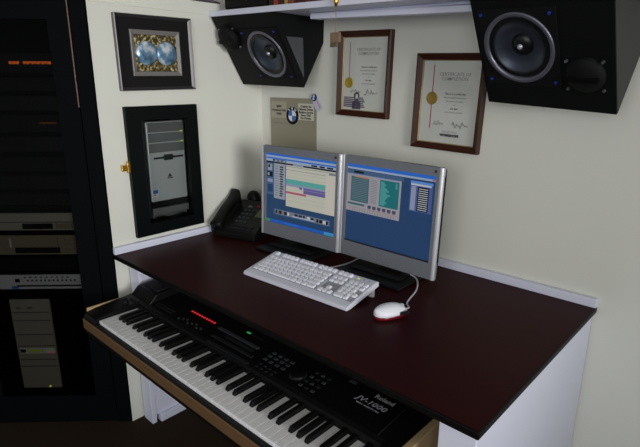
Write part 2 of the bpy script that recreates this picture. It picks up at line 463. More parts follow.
for i in range(3): MB().box((0, 0, .0008), (.006, .003, .0016), yelled_m if i == 0 else well_m, 0, kpos(.372+i*.02, .137)).build('indicator_light', kbd)
for x in (.016, kw-.012): MB().bb((x-.011, kd-.030, 0), (x+.011, kd-.020, .030), ltgrey_m, .001).build('foot', kbd)
# the cable lies on the desk and runs behind the monitors
kwp = [(.664, -.352, .030), (.666, -.333, .012), (.676, -.306, .004), (.690, -.275, .004), (.698, -.235, .004), (.697, -.19, .004), (.688, -.13, .004), (.68, -.06, .004)]
kwi = RZ(-.040)
cab = [kwi @ Vector((a-.509, b_+.537, c)) for a, b_, c in kwp]
def smooth_path(pts, k=6):
    P = [Vector(q) for q in pts]; out = []
    for i in range(len(P)-1):
        a, b_, c, d = P[max(i-1, 0)], P[i], P[i+1], P[min(i+2, len(P)-1)]
        for j in range(k):
            s = j/k
            out.append(.5*((2*b_)+(c-a)*s+(2*a-5*b_+4*c-d)*s*s+(3*b_-a-3*c+d)*s**3))
    out.append(P[-1]); return out
MB().tube(smooth_path(cab), .0028, ltgrey_m).build('cable', kbd)

# ------------------------------------------------------------------ mouse
mx_, my_ = 1.042, -.452
ms = thing('computer_mouse', 'white mouse with a red translucent underside on the desk right of the keyboard', 'mouse', (mx_, my_, ZD+.0006), (0, 0, math.radians(-20)))
# long axis: +y (front with buttons and cable)
secs = []; lo = []
for i in range(17):
    q = (1-math.cos(PI*i/16))/2; y = -.053+.103*q
    e_ = abs(2*q-1)
    f_ = max(1-e_**2.4, .004)**.5*(1-.10*q); g_ = max(1-abs((q-.42)/.585)**2.2, .02)**.5
    hw = .0295*f_; hh = .037*min(g_, 1)
    ring = []; ring2 = []
    for k in range(20):
        a = 2*PI*k/20; cx, sz = math.cos(a), math.sin(a)
        z = .010+max(hh-.010, .001)*max(sz, 0)
        ring.append((hw*cx, y, z if sz >= 0 else .0095))
        ring2.append((hw*.965*cx, y, .0105 if sz >= 0 else .0005 if sz < -.3 else .005))
    secs.append(ring); lo.append(ring2)
MB().loft(secs, ltgrey_m if False else kcap_m).build('shell', ms)
MB().loft(lo, redtrans_m).build('base', ms, label='red translucent underside')
MB().cyl(.008, -.003, .003, well_m, T((0, .034, .0215)) @ RY(PI/2), n=16).build('scroll_wheel', ms)
for sx in (.021, ): MB().box((sx+.006, .025, .014), (.004, .03, .009), blackm_m, .0015).build('side_grip', ms)
mw = [(1.060, -.405, .010), (1.056, -.385, .0055), (1.034, -.362, .0034), (1.021, -.325, .0034), (1.002, -.262, .0036), (.972, -.208, .007), (.945, -.190, .0135), (.90, -.183, .0145), (.84, -.18, .0205), (.80, -.17, .0205)]
mi_ = RZ(math.radians(20))
mc = [mi_ @ Vector((a-mx_, b_-my_, c)) for a, b_, c in mw]
MB().tube(smooth_path(mc), .0026, ltgrey_m).build('cable', ms)

# ------------------------------------------------------------------ monitors
def make_monitor(loc, yaw, tilt, label, draw):
    t = thing('monitor', label, 'monitor', (loc[0], loc[1], ZD), (0, 0, yaw), 'monitors on the desk')
    zc = loc[2]-ZD
    M = T((0, 0, zc)) @ RX(-tilt) @ RY(math.radians(.9))
    # local screen frame: x right, z up, faces -y
    ox0, ox1, oz1_, oz0_ = -.1885, .1885, .1615, -.187
    sw, sh = .169, .135
    f = MB()
    # face frame
    for a, b_ in (((ox0, -.006, sh), (ox1, .016, oz1_)), ((ox0, -.006, oz0_), (ox1, .016, -sh)), ((ox0+.006, -.006, -sh), (-sw, .016, sh)), ((sw, -.006, -sh), (ox1-.006, .016, sh))):
        f.bb(a, b_, bezel_m, 0, M)
    f.build('bezel', t)
    for s in (-1, 1):
        c = MB(); c.cyl(.0085, oz0_-.0005, oz1_+.0005, chrome_m, M @ T((s*(ox1-.005), .001, 0)), n=20)
        c.build('chrome_edge', t, label='bright silver side edge')
    bk = MB(); bk.bb((ox0+.004, .0165, oz0_+.004), (ox1-.004, .034, oz1_-.004), black_m, .006, M); bk.bb((-.12, .034, -.11), (.12, .06, .11), black_m, .015, M)
    bk.build('back_shell', t)
    sc = MB(); draw(sc, M, sw, sh); scr = sc.build('screen', t, label='lit screen with program windows', recalc=False)
    MB().box((0, -.0062, 0), (.003, .0006, .003), black_m, 0, M @ T((0, 0, -.15))).build('brand_mark', t) if False else None
    MB().cyl(.0045, 0, .0012, mat('red_brown_badge', (70, 42, 42), .4), M @ T((ox1-.022, -.006, oz1_-.012)) @ RX(PI/2), n=16).build('badge', t)
    for i in range(5):
        MB().box(((i-2)*.0155-.012, -.007, -.163-(.004 if i % 2 else 0)), (.009, .003, .0035), silver_m, .001, M).build('button', t)
    n = MB(); n.box((0, .045, .085), (.075, .022, .17), black_m, .006); n.build('neck', t)
    bs = MB(); bs.bb((-.13, -.105, .0006), (.125, .12, .011), black_m, .004); bs.prism([(-.10, -.06), (.10, -.06), (.08, .10), (-.08, .10)], .011, .017, black_m); bs.build('base', t)
    return t
def scr_tools(sc, M, sw, sh):
    st = [0]
    def q(u0, v0, u1, v1, key, slant=0):
        st[0] += 1; y = .0015-.000025*st[0]
        X = lambda a: -sw+2*sw*a
        Z = lambda a: sh-2*sh*a
        sc.quad([(X(u0), y, Z(v0)), (X(u0), y, Z(v1)), (X(u1), y, Z(v1)), (X(u1), y, Z(v0))], SC[key], M)
    return q
def draw_left(sc, M, sw, sh):
    q = scr_tools(sc, M, sw, sh); rnd = random.Random(3)
    q(0, 0, 1, 1, 'desk'); q(0, 0, 1, .035, 'title'); q(0, .035, 1, .062, 'bar'); q(0, .062, 1, .082, 'title'); q(0, .082, 1, .118, 'bar')
    q(.0, .118, 1, .14, 'dk'); q(.1, .085, .3, .112, 'dk'); q(.40, .122, .55, .136, 'bar')
    for a, b_ in ((.66, .74), (.77, .84), (.87, .95)): q(a, .09, b_, .112, 'dk')
    for a in (.13, .19, .25): q(a, .092, a+.04, .106, 'bar')
    q(0, .14, .12, .60, 'panel'); q(.02, .16, .09, .25, 'list'); q(.03, .17, .06, .21, 'dk'); q(.01, .27, .1, .34, 'dk'); q(.02, .285, .05, .325, 'lav')
    q(.02, .37, .1, .42, 'lav'); q(.02, .45, .1, .56, 'desk')
    q(.12, .14, .30, .64, 'list'); q(.29, .15, .305, .64, 'purple')
    for i in range(13): q(.205+rnd.random()*.01, .175+i*.034, .25+rnd.random()*.02, .193+i*.034, 'dk'); q(.135, .178+i*.034, .18, .188+i*.034, 'mid')
    q(.305, .14, 1, .72, 'cream'); q(.86, .2, 1, .72, 'cream2'); q(.305, .155, 1, .162, 'mid'); q(.305, .2, .86, .206, 'mid'); q(.9, .165, .99, .19, 'mid')
    for i in range(8): q(.305, .24+i*.056, .86, .2425+i*.056, 'list')
    q(.305, .33, .86, .395, 'teal'); q(.305, .395, .86, .43, 'lav'); q(.56, .42, .86, .5, 'purple'); q(.50, .42, .54, .45, 'purple'); q(.305, .505, .60, .535, 'pink')
    q(.56, .446, .86, .452, 'lav')
    q(.12, .79, .94, .875, 'panel'); q(.14, .80, .92, .865, 'mid')
    for i, a in enumerate((.15, .20, .28, .33, .44, .50, .56, .62, .67, .75, .79, .84, .88)): q(a, .81, a+(.045 if i % 3 else .03), .855, 'dk' if i % 4 != 3 else 'white')
    q(.40, .84, .72, .86, 'bar')
    q(0, .955, 1, 1, 'task'); q(0, .957, .06, 1, 'green'); q(.86, .957, 1, 1, 'tray'); q(.3, .965, .5, .99, 'title')
def draw_right(sc, M, sw, sh):
    q = scr_tools(sc, M, sw, sh)
    q(0, 0, 1, 1, 'deskr'); q(0, 0, 1, .045, 'title'); q(0, .045, 1, .068, 'bar'); q(.955, .048, .985, .064, 'pink')
    q(0, .075, .66, .125, 'panel'); q(.08, .085, .2, .112, 'dk'); q(.0, .125, .64, .6, 'body'); q(.0, .125, .62, .14, 'lav')
    q(.05, .155, .27, .47, 'dteal'); q(.09, .145, .27, .165, 'orange')
    for i in range(13): q(.06, .178+i*.022, .26, .185+i*.022, 'mid')
    for i in range(15): q(.29, .165+i*.02, .37, .172+i*.02, 'mid')
    q(.40, .145, .62, .47, 'graph')
    for i, a in enumerate((.30, .45, .35, .55, .7, .5, .8, .62, .5, .42, .56, .4)): q(.41, .165+i*.024, .41+.2*a*.7, .189+i*.024, 'wave')
    q(.58, .16, .60, .23, 'wave')
    q(.02, .49, .23, .515, 'dteal')
    for i in range(6): q(.27+i*.058, .49, .31+i*.058, .525, 'knob'); q(.275+i*.058, .525, .305+i*.058, .535, 'rednob')
    q(.02, .545, .62, .55, 'mid')
    for i in range(18): q(.05+i*.031, .56, .058+i*.031, .595, 'mid')
    q(.74, .10, .97, .44, 'pblue'); q(.74, .09, .97, .118, 'lblue'); q(.745, .12, .955, .14, 'white'); q(.82, .15, .935, .43, 'dk'); q(.75, .15, .80, .43, 'lav')
    for i in range(11): q(.83, .168+i*.024, .925, .176+i*.024, 'white')
    q(0, .985, 1, 1, 'dk')
make_monitor((.4605, -.226, .941), math.radians(4.5), math.radians(1.2), 'left of the two silver monitors, screen showing cream timeline window', draw_left)
make_monitor((.8405, -.204, .937), math.radians(1.0), math.radians(1.6), 'right of the two silver monitors, screen mostly plain blue', draw_right)

# ------------------------------------------------------------------ telephone
ph = thing('telephone', 'black desk telephone with keypad against the left wall beside the monitors', 'telephone', (.078, -.335, ZD+.0006), (0, 0, math.radians(14)))
ph.scale = (.90, 1, 1)
m = MB(); m.prism([(0, 0), (0, .02), (.012, .032), (.185, .118), (.20, .115), (.20, .0)], 0, .215, black_m, axis='x', bev=.004); m.build('body', ph)
psl = math.atan2(.086, .173)
def pp(x, s, h=0.): return T((x, .012+s*math.cos(psl), .032+s*math.sin(psl)+h)) @ RX(psl)
for r in range(4):
    for c in range(3): MB().box((0, 0, .002), (.014, .011, .005), greyprint_m, .0015, pp(.070+c*.023, .055+r*.024)).build('key', ph)
MB().box((0, 0, .001), (.05, .045, .003), lcd_m, .001, pp(.168, .115)).build('display', ph)
MB().box((0, 0, .002), (.02, .008, .005), greybtn_m, .001, pp(.080, .152)).build('key', ph)
MB().box((0, 0, .003), (.010, .007, .006), redled_m if False else mat('red_button', (190, 40, 40), .4), .001, pp(.125, .158)).build('message_light', ph)
for r in range(2):
    for c in range(5): MB().box((0, 0, .002), (.018, .007, .004), greyprint2_m, .001, pp(.075+c*.025, .012+r*.017)).build('key', ph)
# handset along the left side
hs = []
for i in range(17):
    q = i/16
    y = .008+.140*q; z = .046+.094*q+.010*math.sin(PI*q)
    end = abs(q-.5)*2
    hw = .024+.006*end**3; hh = .013+(.024 if q > .5 else .012)*end**4
    z -= (.012 if q < .5 else .004)*end**3
    Mx = T((-.004, y, z)) @ RX(math.atan2(.098, .140)*(1-.75*max(q-.6, 0)/.4))
    hs.append([tuple(Mx @ Vector((hw*math.copysign(abs(math.cos(a))**.5, math.cos(a)), 0, hh*math.copysign(abs(math.sin(a))**.5, math.sin(a))))) for a in [2*PI*k/16 for k in range(16)]])
MB().loft(hs, black_m).build('handset', ph)
MB().prism([(.012, .005), (.020, .030), (.135, .112), (.150, .112), (.165, .005)], -.022, .016, black_m, axis='x', bev=.004).build('cradle', ph)
cd = []
for i in range(90):
    s = i/89; a = s*2*PI*15
    px = -.012-.016*math.sin(PI*s); py = -.005+.13*s-.03*math.sin(PI*s); pz = .055-.046*math.sin(PI*min(s*1.3, 1)) if s < .77 else .009
    cd.append((px+.006*math.cos(a), py, max(pz+.006*math.sin(a), .0075)))
MB().tube(cd, .0018, black_m, n=6).build('curly_cord', ph)
# round gadget behind the phone
gd = thing('round_gadget', 'small round black gadget on a stand between the telephone and left monitor', 'gadget', (.045, -.099, ZD+.0006))
MB().lathe([(.0, 0), (.035, 0), (.035, .006), (.012, .012), (.008, .08), (0, .08)], black_m, T((0, 0, 0))).build('stand', gd)
MB().ball((0, 0, .108), (.037, .03, .043), black_m).build('head', gd)
MB().cyl(.012, 0, .006, blackm_m, T((.012, -.027, .112)) @ RX(PI/2)).build('lens', gd)
MB().ball((-.006, -.0315, .116), (.003, .002, .003), silver_m).build('dot', gd)

# ------------------------------------------------------------------ framed picture on left wall (face normal +x; local x -> world +y, local y -> world z)
def wallL(y, z, x=.001): return basis((x, y, z), (0, 1, 0), (0, 0, 1), (1, 0, 0))
def wallB(x, z, y=-.001, rot=0.): return basis((x, y, z), (1, 0, 0), (0, 0, 1), (0, -1, 0)) @ RZ(rot)
def frame(mb, w, h, t, d, m, M, lip=None):
    # mitred moulding with a raised outer bead
    prof = [(0, 0), (0, d*.85), (t*.25, d), (t*.6, d*.72), (t, d*.45), (t, 0)]
    cs = [(-1, -1), (1, -1), (1, 1), (-1, 1)]
    rings = []
    for (a, hgt) in prof: rings.append([Vector((sx*(w/2-a), sy_*(h/2-a), hgt)) for sx, sy_ in cs])
    before = set(mb.bm.faces)
    V = [[mb.bm.verts.new(q) for q in r] for r in rings]
    for i in range(len(V)):
        A, B = V[i], V[(i+1) % len(V)]
        for k in range(4): mb.bm.faces.new((A[k], A[(k+1) % 4], B[(k+1) % 4], B[k]))
    mb._fin(before, m, M)
pic = thing('framed_picture', 'square picture of two pale blue globes in a black and silver frame on left wall', 'picture', (.001, -.502, 1.434), (0, 0, 0))
PL = basis((0, 0, 0), (0, 1, 0), (0, 0, 1), (1, 0, 0)) @ RZ(math.radians(.9))
f = MB(); frame(f, .302, .256, .0115, .018, silverf_m, PL); f.build('frame', pic)
MB().box((0, 0, .004), (.290, .238, .006), mat_m, 0, PL).build('mount', pic)
f = MB(); frame(f, .196, .156, .015, .008, pewter_m, PL @ T((0, 0, .006))); f.build('inner_frame', pic)
ornate = bpy.data.materials.new('ornate_gold'); ornate.use_nodes = True
nt = ornate.node_tree; bs = nt.nodes['Principled BSDF']; vo = nt.nodes.new('ShaderNodeTexNoise'); vo.inputs['Scale'].default_value = 95; vo.inputs['Detail'].default_value = 3
tc = nt.nodes.new('ShaderNodeTexCoord'); rp = nt.nodes.new('ShaderNodeValToRGB')
rp.color_ramp.elements[0].position = .38; rp.color_ramp.elements[0].color = (*lin((34, 40, 28)), 1); rp.color_ramp.elements[1].position = .68; rp.color_ramp.elements[1].color = (*lin((205, 190, 140)), 1)
el = rp.color_ramp.elements.new(.52); el.color = (*lin((92, 76, 38)), 1)
nt.links.new(tc.outputs['Object'], vo.inputs['Vector']); nt.links.new(vo.outputs['Fac'], rp.inputs[0]); nt.links.new(rp.outputs[0], bs.inputs['Base Color']); bs.inputs['Roughness'].default_value = .4
globe_m = bpy.data.materials.new('globe_foil'); globe_m.use_nodes = True
nt = globe_m.node_tree; bs = nt.nodes['Principled BSDF']; vo = nt.nodes.new('ShaderNodeTexNoise'); vo.inputs['Scale'].default_value = 28; vo.inputs['Detail'].default_value = 2
tc = nt.nodes.new('ShaderNodeTexCoord'); rp = nt.nodes.new('ShaderNodeValToRGB')
rp.color_ramp.elements[0].position = .3; rp.color_ramp.elements[0].color = (*lin((58, 86, 112)), 1); rp.color_ramp.elements[1].position = .68; rp.color_ramp.elements[1].color = (*lin((222, 228, 236)), 1)
el = rp.color_ramp.elements.new(.5); el.color = (*lin((112, 150, 180)), 1)
nt.links.new(tc.outputs['Object'], vo.inputs['Vector']); nt.links.new(vo.outputs['Fac'], rp.inputs[0]); nt.links.new(rp.outputs[0], bs.inputs['Base Color']); bs.inputs['Roughness'].default_value = .25; bs.inputs['Metallic'].default_value = .3
art = MB().box((0, 0, .008), (.166, .124, .002), ornate, 0, PL).build('print', pic)
for s in (-1, 1):
    MB().lathe([(.0415, .0), (.0415, .002), (.036, .005), (.02, .008), (0, .009)], globe_m, PL @ T((s*.0395, 0, .0092))).build('globe', art)

# ------------------------------------------------------------------ wall cabinet with computer behind glass
cb = thing('wall_cabinet', 'dark green-black framed glass door set in the left wall', 'cabinet', (.001, -.4985, 1.0085))
PL = basis((0, 0, 0), (0, 1, 0), (0, 0, 1), (1, 0, 0)) @ RZ(math.radians(.4))
f = MB()
ow_, oh_ = .296, .484
iw0, iw1, ih0, ih1 = -.092, .1, -.198, .193
for a, b_ in (((-ow_/2, -oh_/2), (iw0, oh_/2)), ((iw1, -oh_/2), (ow_/2, oh_/2)), ((iw0, ih1), (iw1, oh_/2)), ((iw0, -oh_/2), (iw1, ih0))):
    f.bb((a[0], a[1], 0), (b_[0], b_[1], .019), frameg_m, 0, PL)
f.build('door_frame', cb)
MB().bb((iw0, ih0, .004), (iw1, ih1, .007), pcglass_m, 0, PL).build('glass_pane', cb)
bx = MB(); X0, X1 = -.50, -.002
for a, b_ in (((X0, oy0+.002, oz0+.002), (X1, oy1-.002, oz0+.008)), ((X0, oy0+.002, oz1-.008), (X1, oy1-.002, oz1-.002)), ((X0, oy0+.002, oz0+.008), (X1, oy0+.008, oz1-.008)), ((X0, oy1-.008, oz0+.008), (X1, oy1-.002, oz1-.008)), ((X0, oy0+.008, oz0+.008), (X0+.006, oy1-.008, oz1-.008))):
    bx.bb((a[0]-.001, a[1]+.4985, a[2]-1.0085), (b_[0]-.001, b_[1]+.4985, b_[2]-1.0085), rackin_m)
bx.build('recess_lining', cb)
la = MB(); la.box((-.1505, .028, .011), (.016, .042, .008), brass_m, .002, PL); la.box((-.167, .026, .006), (.022, .022, .011), brass_m, .002, PL); la.box((-.159, .036, .017), (.007, .007, .014), brass_m, .002, PL)
la.build('latch', cb, label='brass latch')
# PC tower standing inside
pc = thing('computer_tower', 'silver computer tower seen behind the glass of the left wall cabinet', 'computer', (-.03, -.463, oz0+.0085))
c = MB(); c.bb((-.40, -.081, .004), (-.012, .081, .382), pcgr_m, .004); c.build('case', pc)
PF = basis((0, 0, 0), (0, 1, 0), (0, 0, 1), (1, 0, 0))
MB().bb((-.086, .076, -.012), (.086, .386, .0), pcsil_m, .004, PF).build('front_panel', pc)
MB().bb((-.084, .05, -.012), (.084, .076, -.002), black_m, .002, PF).build('lower_vent', pc)
MB().bb((-.086, .022, -.012), (.086, .050, .004), pcgr_m, .004, PF).build('foot_bar', pc)
for i in range(3): MB().bb((-.080, .268+i*.039, 0), (.080, .303+i*.039, .003), pcgr_m, .001, PF).build('drive_bay', pc)
st = MB(); st.bb((-.064, .243, .0005), (.064, .250, .004), black_m, 0, PF); st.bb((-.022, .236, .0005), (.018, .258, .006), black_m, .004, PF); st.build('brand_strip', pc, label='black strip with rounded middle')
em = MB(); em.prism([(-.010, .168), (.010, .168), (0, .184)], .0006, .0014, greyprint_m, PF); em.prism([(-.012, .162), (.012, .162), (.012, .166), (-.012, .166)], .0006, .0014, greyprint_m, PF); em.build('emblem', pc)
sk = MB(); sk.bb((-.078, .098, .0003), (-.058, .109, .001), whitep_m, 0, PF); sk.bb((-.078, .109, .0003), (-.058, .123, .001), blue_m, 0, PF); sk.bb((-.076, .101, .001), (-.068, .107, .0013), red_m, 0, PF); sk.build('sticker', pc)
for z in (.342, .303): MB().bb((.060, z, .003), (.066, z+.006, .005), yelled_m, 0, PF).build('light', pc)
wr = smooth_path([(-.02, -.56, .81), (-.03, -.52, .818), (-.028, -.47, .809), (-.02, -.43, .82), (-.03, -.40, .812)])
wr = [Vector((q.x+.012, q.y, q.z)) for q in wr]
tag(MB().tube(wr, .004, black_m).build('power_cable'), 'dark cable lying in front of the computer tower in the wall cabinet', 'cable')

# ------------------------------------------------------------------ emblem board on back wall
bd_ = thing('notice_board', 'beige board with a round blue and white emblem on the back wall behind left monitor', 'sign', (.2, -.001, 1.1))
PB = basis((0, 0, 0), (1, 0, 0), (0, 0, 1), (0, -1, 0))
MB().bb((-.137, -.16, 0), (.138, .172, .004), beige_m, .001, PB).build('panel', bd_)
lab_l = MB().bb((-.13, .088, .004), (-.034, .157, .0046), label2_m, 0, PB).build('label', bd_, label='beige label with three lines of lettering')
lab_r = MB().bb((.036, .085, .004), (.126, .152, .0048), label_m, 0, PB).build('label', bd_, label='pale label with five lines of lettering')
tl = MB()
for i, w_ in enumerate(('BMW', 'Personnel Only', 'PARK')): tl.text(w_, .0135, inkd_m, PB @ T((-.08, .136-i*.0155, .005)), bold=.0004)
tl.build('lettering', lab_l)
tl = MB()
for i, w_ in enumerate(('Creating the', 'Ultimate Driving', 'Machine Service', 'Since 1960', 'For Drivers')): tl.text(w_, .0125, inkd_m, PB @ T((.081, .140-i*.0118, .0052)), bold=.0004)
tl.build('lettering', lab_r)
MB().bb((-.125, .066, .004), (-.04, .068, .0044), greybtn_m, 0, PB).build('rule_line', bd_)
def roundel(parent, M, r):
    o = MB(); o.cyl(r, 0, .002, blackm_m, M, n=40); o.cyl(r*.66, .002, .0026, steel_m, M, n=40)
    for k in range(4):
        pts = [(0, 0)]+[(r*.62*math.cos(PI/2*k+PI/2*j/8), r*.62*math.sin(PI/2*k+PI/2*j/8)) for j in range(9)]
        o.prism(pts, .0026, .0032, whitep_m if k % 2 == 0 else blue_m, M)
    for ch, a in (('B', 38), ('M', 0), ('W', -38)):
        o.text(ch, r*.36, whitep_m, M @ RZ(math.radians(a)) @ T((0, r*.82, .0026)), bold=.0003)
    return o.build('emblem', parent)
roundel(bd_, PB @ T((.002, .1, .004)), .036)
cd_ = thing('hanging_card', 'small tilted pale card at the top right corner of the beige board', 'card', (.341, -.0065, 1.258), (0, 0, 0))
PC_ = basis((0, 0, 0), (1, 0, 0), (0, 0, 1), (0, -1, 0)) @ RZ(math.radians(32))
MB().bb((-.0165, -.034, 0), (.0165, .036, .0012), lilac_m, 0, PC_).build('card', cd_)
roundel(cd_, PC_ @ T((0, .022, .0012)), .0145)
MB().text('Service', .011, pink_m, PC_ @ RZ(PI/2*-1) @ T((.014, .007, .0014)), bold=.0003).build('lettering', cd_)
MB().cyl(.003, -.006, .004, steel_m, PC_ @ T((0, .032, .0012)), n=12).build('pin', cd_)

# ------------------------------------------------------------------ certificates
def scribble(mb, M, x, y, w, h, m, seed):
    r = random.Random(seed); pts = []
    n = 14
    for i in range(n+1): pts.append((x+w*i/n+r.uniform(-1, 1)*w*.02, y+h*(r.random()-.4)*(1 if i < n*.7 else .35), .0012))
    mb.tube([M @ Vector(q) for q in smooth_path(pts, 4)], .0006, m, n=5)
def cert(loc, w, h, rot, label, kind):
    t = thing('certificate', label, 'certificate', loc, (0, 0, 0), 'framed certificates')
    M = basis((0, 0, 0), (1, 0, 0), (0, 0, 1), (0, -1, 0)) @ RZ(rot)
    f = MB(); frame(f, w, h, .021, .021, brownf_m, M); f.build('frame', t)
    f = MB(); frame(f, w-.040, h-.040, .003, .0105, gold_m, M); f.build('gilt_edge', t)
    iw, ih = w-.044, h-.044
    MB().box((0, 0, .0030), (iw, ih, .002), paper_m, 0, M).build('paper', t)
    MT = M @ T((0, 0, .0043))
    L = MB()
    k = iw/.2
    L.text('CERTIFICATE OF', .0148*k, ink_m, MT @ T((.014*k, ih/2-.042, 0)), bold=.0001)
    L.text('COMPLETION', .0148*k, ink_m, MT @ T((.014*k, ih/2-.056, 0)), bold=.0001)
    for i, (s, sz, b_) in enumerate((('Certificate Holder', .0085, .0004), ('has successfully completed', .0072, 0), ('the course of studies', .0072, 0), ('on', .007, 0), ('this date', .008, .0003), ('and is hereby awarded', .0068, 0))):
        if i == 0: s = 'This is to certify that'
        L.text(s, sz*k, ink2_m if i in (0, 4) else ink_m, MT @ T((.02*k, ih/2-.102-i*.0115, 0)), bold=b_*.4)
    if kind == 2:
        L.text('WORKSHOPS', .0105*k, inkd_m, MT @ T((.012*k, -ih/2+.026, 0)), bold=.0009, sx=1.05)
        L.text('AUDIO', .0085*k, ink_m, MT @ T((.012*k, -ih/2+.037, 0)), sx=2.)
    L.build('lettering', t)
    if kind == 2:
        g = MB(); scribble(g, MT, -.052, -ih/2+.062, .04, .018, ink_m, 4); g.build('signature', t)
        g = MB(); scribble(g, MT, .02, -ih/2+.06, .055, .022, inkd_m, 9); g.build('signature', t)
        MB().bb((-.0635, -ih/2+.045, 0), (-.0605, ih/2-.012, .0006), red_m, 0, MT).build('ribbon', t)
        MB().lathe([(.0205, 0), (.0205, .001), (.018, .0016), (.0165, .001), (0, .0014)], goldseal_m, MT @ T((-.062, .012, .0004))).build('seal', t)
    else:
        g = MB(); scribble(g, MT, -.06, -ih/2+.066, .045, .014, inkd_m, 12); g.build('signature', t)
        g = MB(); scribble(g, MT, .002, -ih/2+.064, .06, .02, inkd_m, 15); g.build('signature', t)
        MB().bb((-.071, -.02, 0), (-.069, ih/2-.015, .0006), red_m, 0, MT).build('ribbon', t)
        MB().lathe([(.019, 0), (.019, .001), (.017, .0016), (.0155, .001), (0, .0014)], goldseal2_m, MT @ T((-.07, -.03, .0004))).build('seal', t)
        g = MB()
        for k_ in range(6): g.bb((-.093, -ih/2+.010+k_*.0065, 0), (.008-.004*(k_ % 3), -ih/2+.0145+k_*.0065, .0004), purple_m, 0, MT)
        pr = [(-.052, .004), (-.010, .004), (-.012, .028), (-.022, .036), (-.022, .044), (-.017, .052), (-.022, .064), (-.034, .066), (-.044, .058), (-.043, .046), (-.038, .036), (-.05, .028)]
        g.prism([(a, -ih/2+b_) for a, b_ in pr], .0003, .0008, purple2_m, MT); g.prism([(-.036, -ih/2+.042), (-.025, -ih/2+.042), (-.024, -ih/2+.056), (-.034, -ih/2+.058)], .0008, .001, paper_m, MT)
        g.build('photo_print', t)
    MB().box((0, 0, .0068), (iw, ih, .0012), glass_m, 0, M).build('glass', t)
    return t
cert((.578, -.001, 1.363), .240, .300, -.030, 'wood framed certificate with gold seal and purple picture, behind the hanging tag', 1)
cert((.925, -.001, 1.273), .246, .304, -.030, 'wood framed certificate with black wording at its foot, nearest the right speaker', 2)

# ------------------------------------------------------------------ shelf and the things on it
sh = thing('wall_shelf', 'long white shelf on the back wall above the speakers', 'shelf', (0, 0, 1.580), (0, math.atan(.030), 0))
MB().bb((.004, -.26, 0), (1.75, -.001, .020), white_m, .002).build('board', sh)
MB().bb((0, -.165, -.0185), (.63, -.12, 0), white_m, .002, T((.46, 0, -.0015)) @ RY(.014)).build('under_rail', sh, label='white rail below the shelf board')
MB().bb((.5, -.15, -.006), (1.05, -.135, .0), white_m).build('spacer', sh)
def shz(x): return 1.580-.030*x+.0205
shr = math.atan(.030)
bx = thing('audio_unit', 'black box standing on the left end of the wall shelf at top edge', 'audio unit', (.075, -.235, shz(.075)+.001), (0, shr, 0))
MB().bb((0, 0, .004), (.25, .20, .09), blackm_m, .003).build('case', bx)
MB().bb((.004, -.004, .008), (.246, .0, .086), black_m, .001).build('front_panel', bx)
for x in (.02, .215):
    for y in (.02, .18): MB().cyl(.008, 0, .004, rubber_m, T((x, y, 0)), n=12).build('foot', bx)
sp = [('book', (150, 60, 40), .022, 'orange red book second from the black box on the wall shelf'), ('book', (34, 24, 24), .022, 'dark book beside the black box on the wall shelf'), ('book', (60, 26, 26), .03, 'dark maroon book between the orange and yellow books on the wall shelf'), ('book', (176, 140, 76), .014, 'yellow tan book on the wall shelf'), ('book', (120, 70, 50), .03, 'brown book right of the yellow tan book on the wall shelf'), ('book', (70, 22, 30), .055, 'thick dark red book at the right end of the row on the wall shelf')]
sp = [sp[1], sp[0]]+sp[2:]
x = .338
for (nm, c, wd, lab) in sp:
    t_ = thing('book', lab, 'book', (x, -.245, shz(x)+.0008), (0, shr, 0), 'books on the wall shelf')
    cm = mat('cover_'+str(int(x*1000)), c, .5, noise=.3, nscale=40)
    m = MB(); m.bb((0, 0, 0), (wd-.0008, .003, .2), cm); m.bb((0, .003, 0), (.002, .15, .2), cm); m.bb((wd-.0028, .003, 0), (wd-.0008, .15, .2), cm); m.build('cover', t_)
    MB().bb((.002, .003, .003), (wd-.0028, .147, .197), paper_m).build('pages', t_)
    x += wd+.0015
# pull cord with tag
pcx = .668
tg = thing('pull_cord', 'brown square wooden tag hanging on a cord from the shelf front', 'hanging tag', (pcx, -.268, 1.58))
MB().lathe([(0, -.012), (.003, -.011), (.0065, .0), (.008, .012), (.006, .02), (0, .021)], brass_m, T((0, 0, -.012))).build('knob', tg)
MB().bb((-.002, .0, -.012), (.002, .010, -.006), brass_m).build('hook', tg)
MB().tube([(0, 0, -.02), (.0, 0, -.1), (.0, 0, -.118)], .0011, cord_m, n=6).build('cord', tg)
g = MB(); g.bb((-.020, -.004, -.126), (.018, .004, -.0965), tag_m, .001); g.bb((-.020, -.0038, -.139), (.006, .0038, -.126), tagd_m, .001)
g.build('tag', tg)
# bundle on the wall ledge
bn = thing('folded_cloth', 'dim purple grey bundle lying on top of the left wall at the picture edge', 'bundle', (-.05, -.33, 1.6325))
secs = []
for i in range(12):
    s = i/11; y = -.16+.30*s; h = .03*math.sin(PI*min(max(s, .03), .97))**.4
    secs.append([(.03*math.cos(a)*1.2, y, h*.5+h*.5*math.sin(a)*(1+.15*math.sin(7*s+a))) for a in [2*PI*k/12 for k in range(12)]])
MB().loft(secs, mat('purple_grey_cloth', (92, 84, 96), .8, noise=.3, nscale=40)).build('cloth', bn)

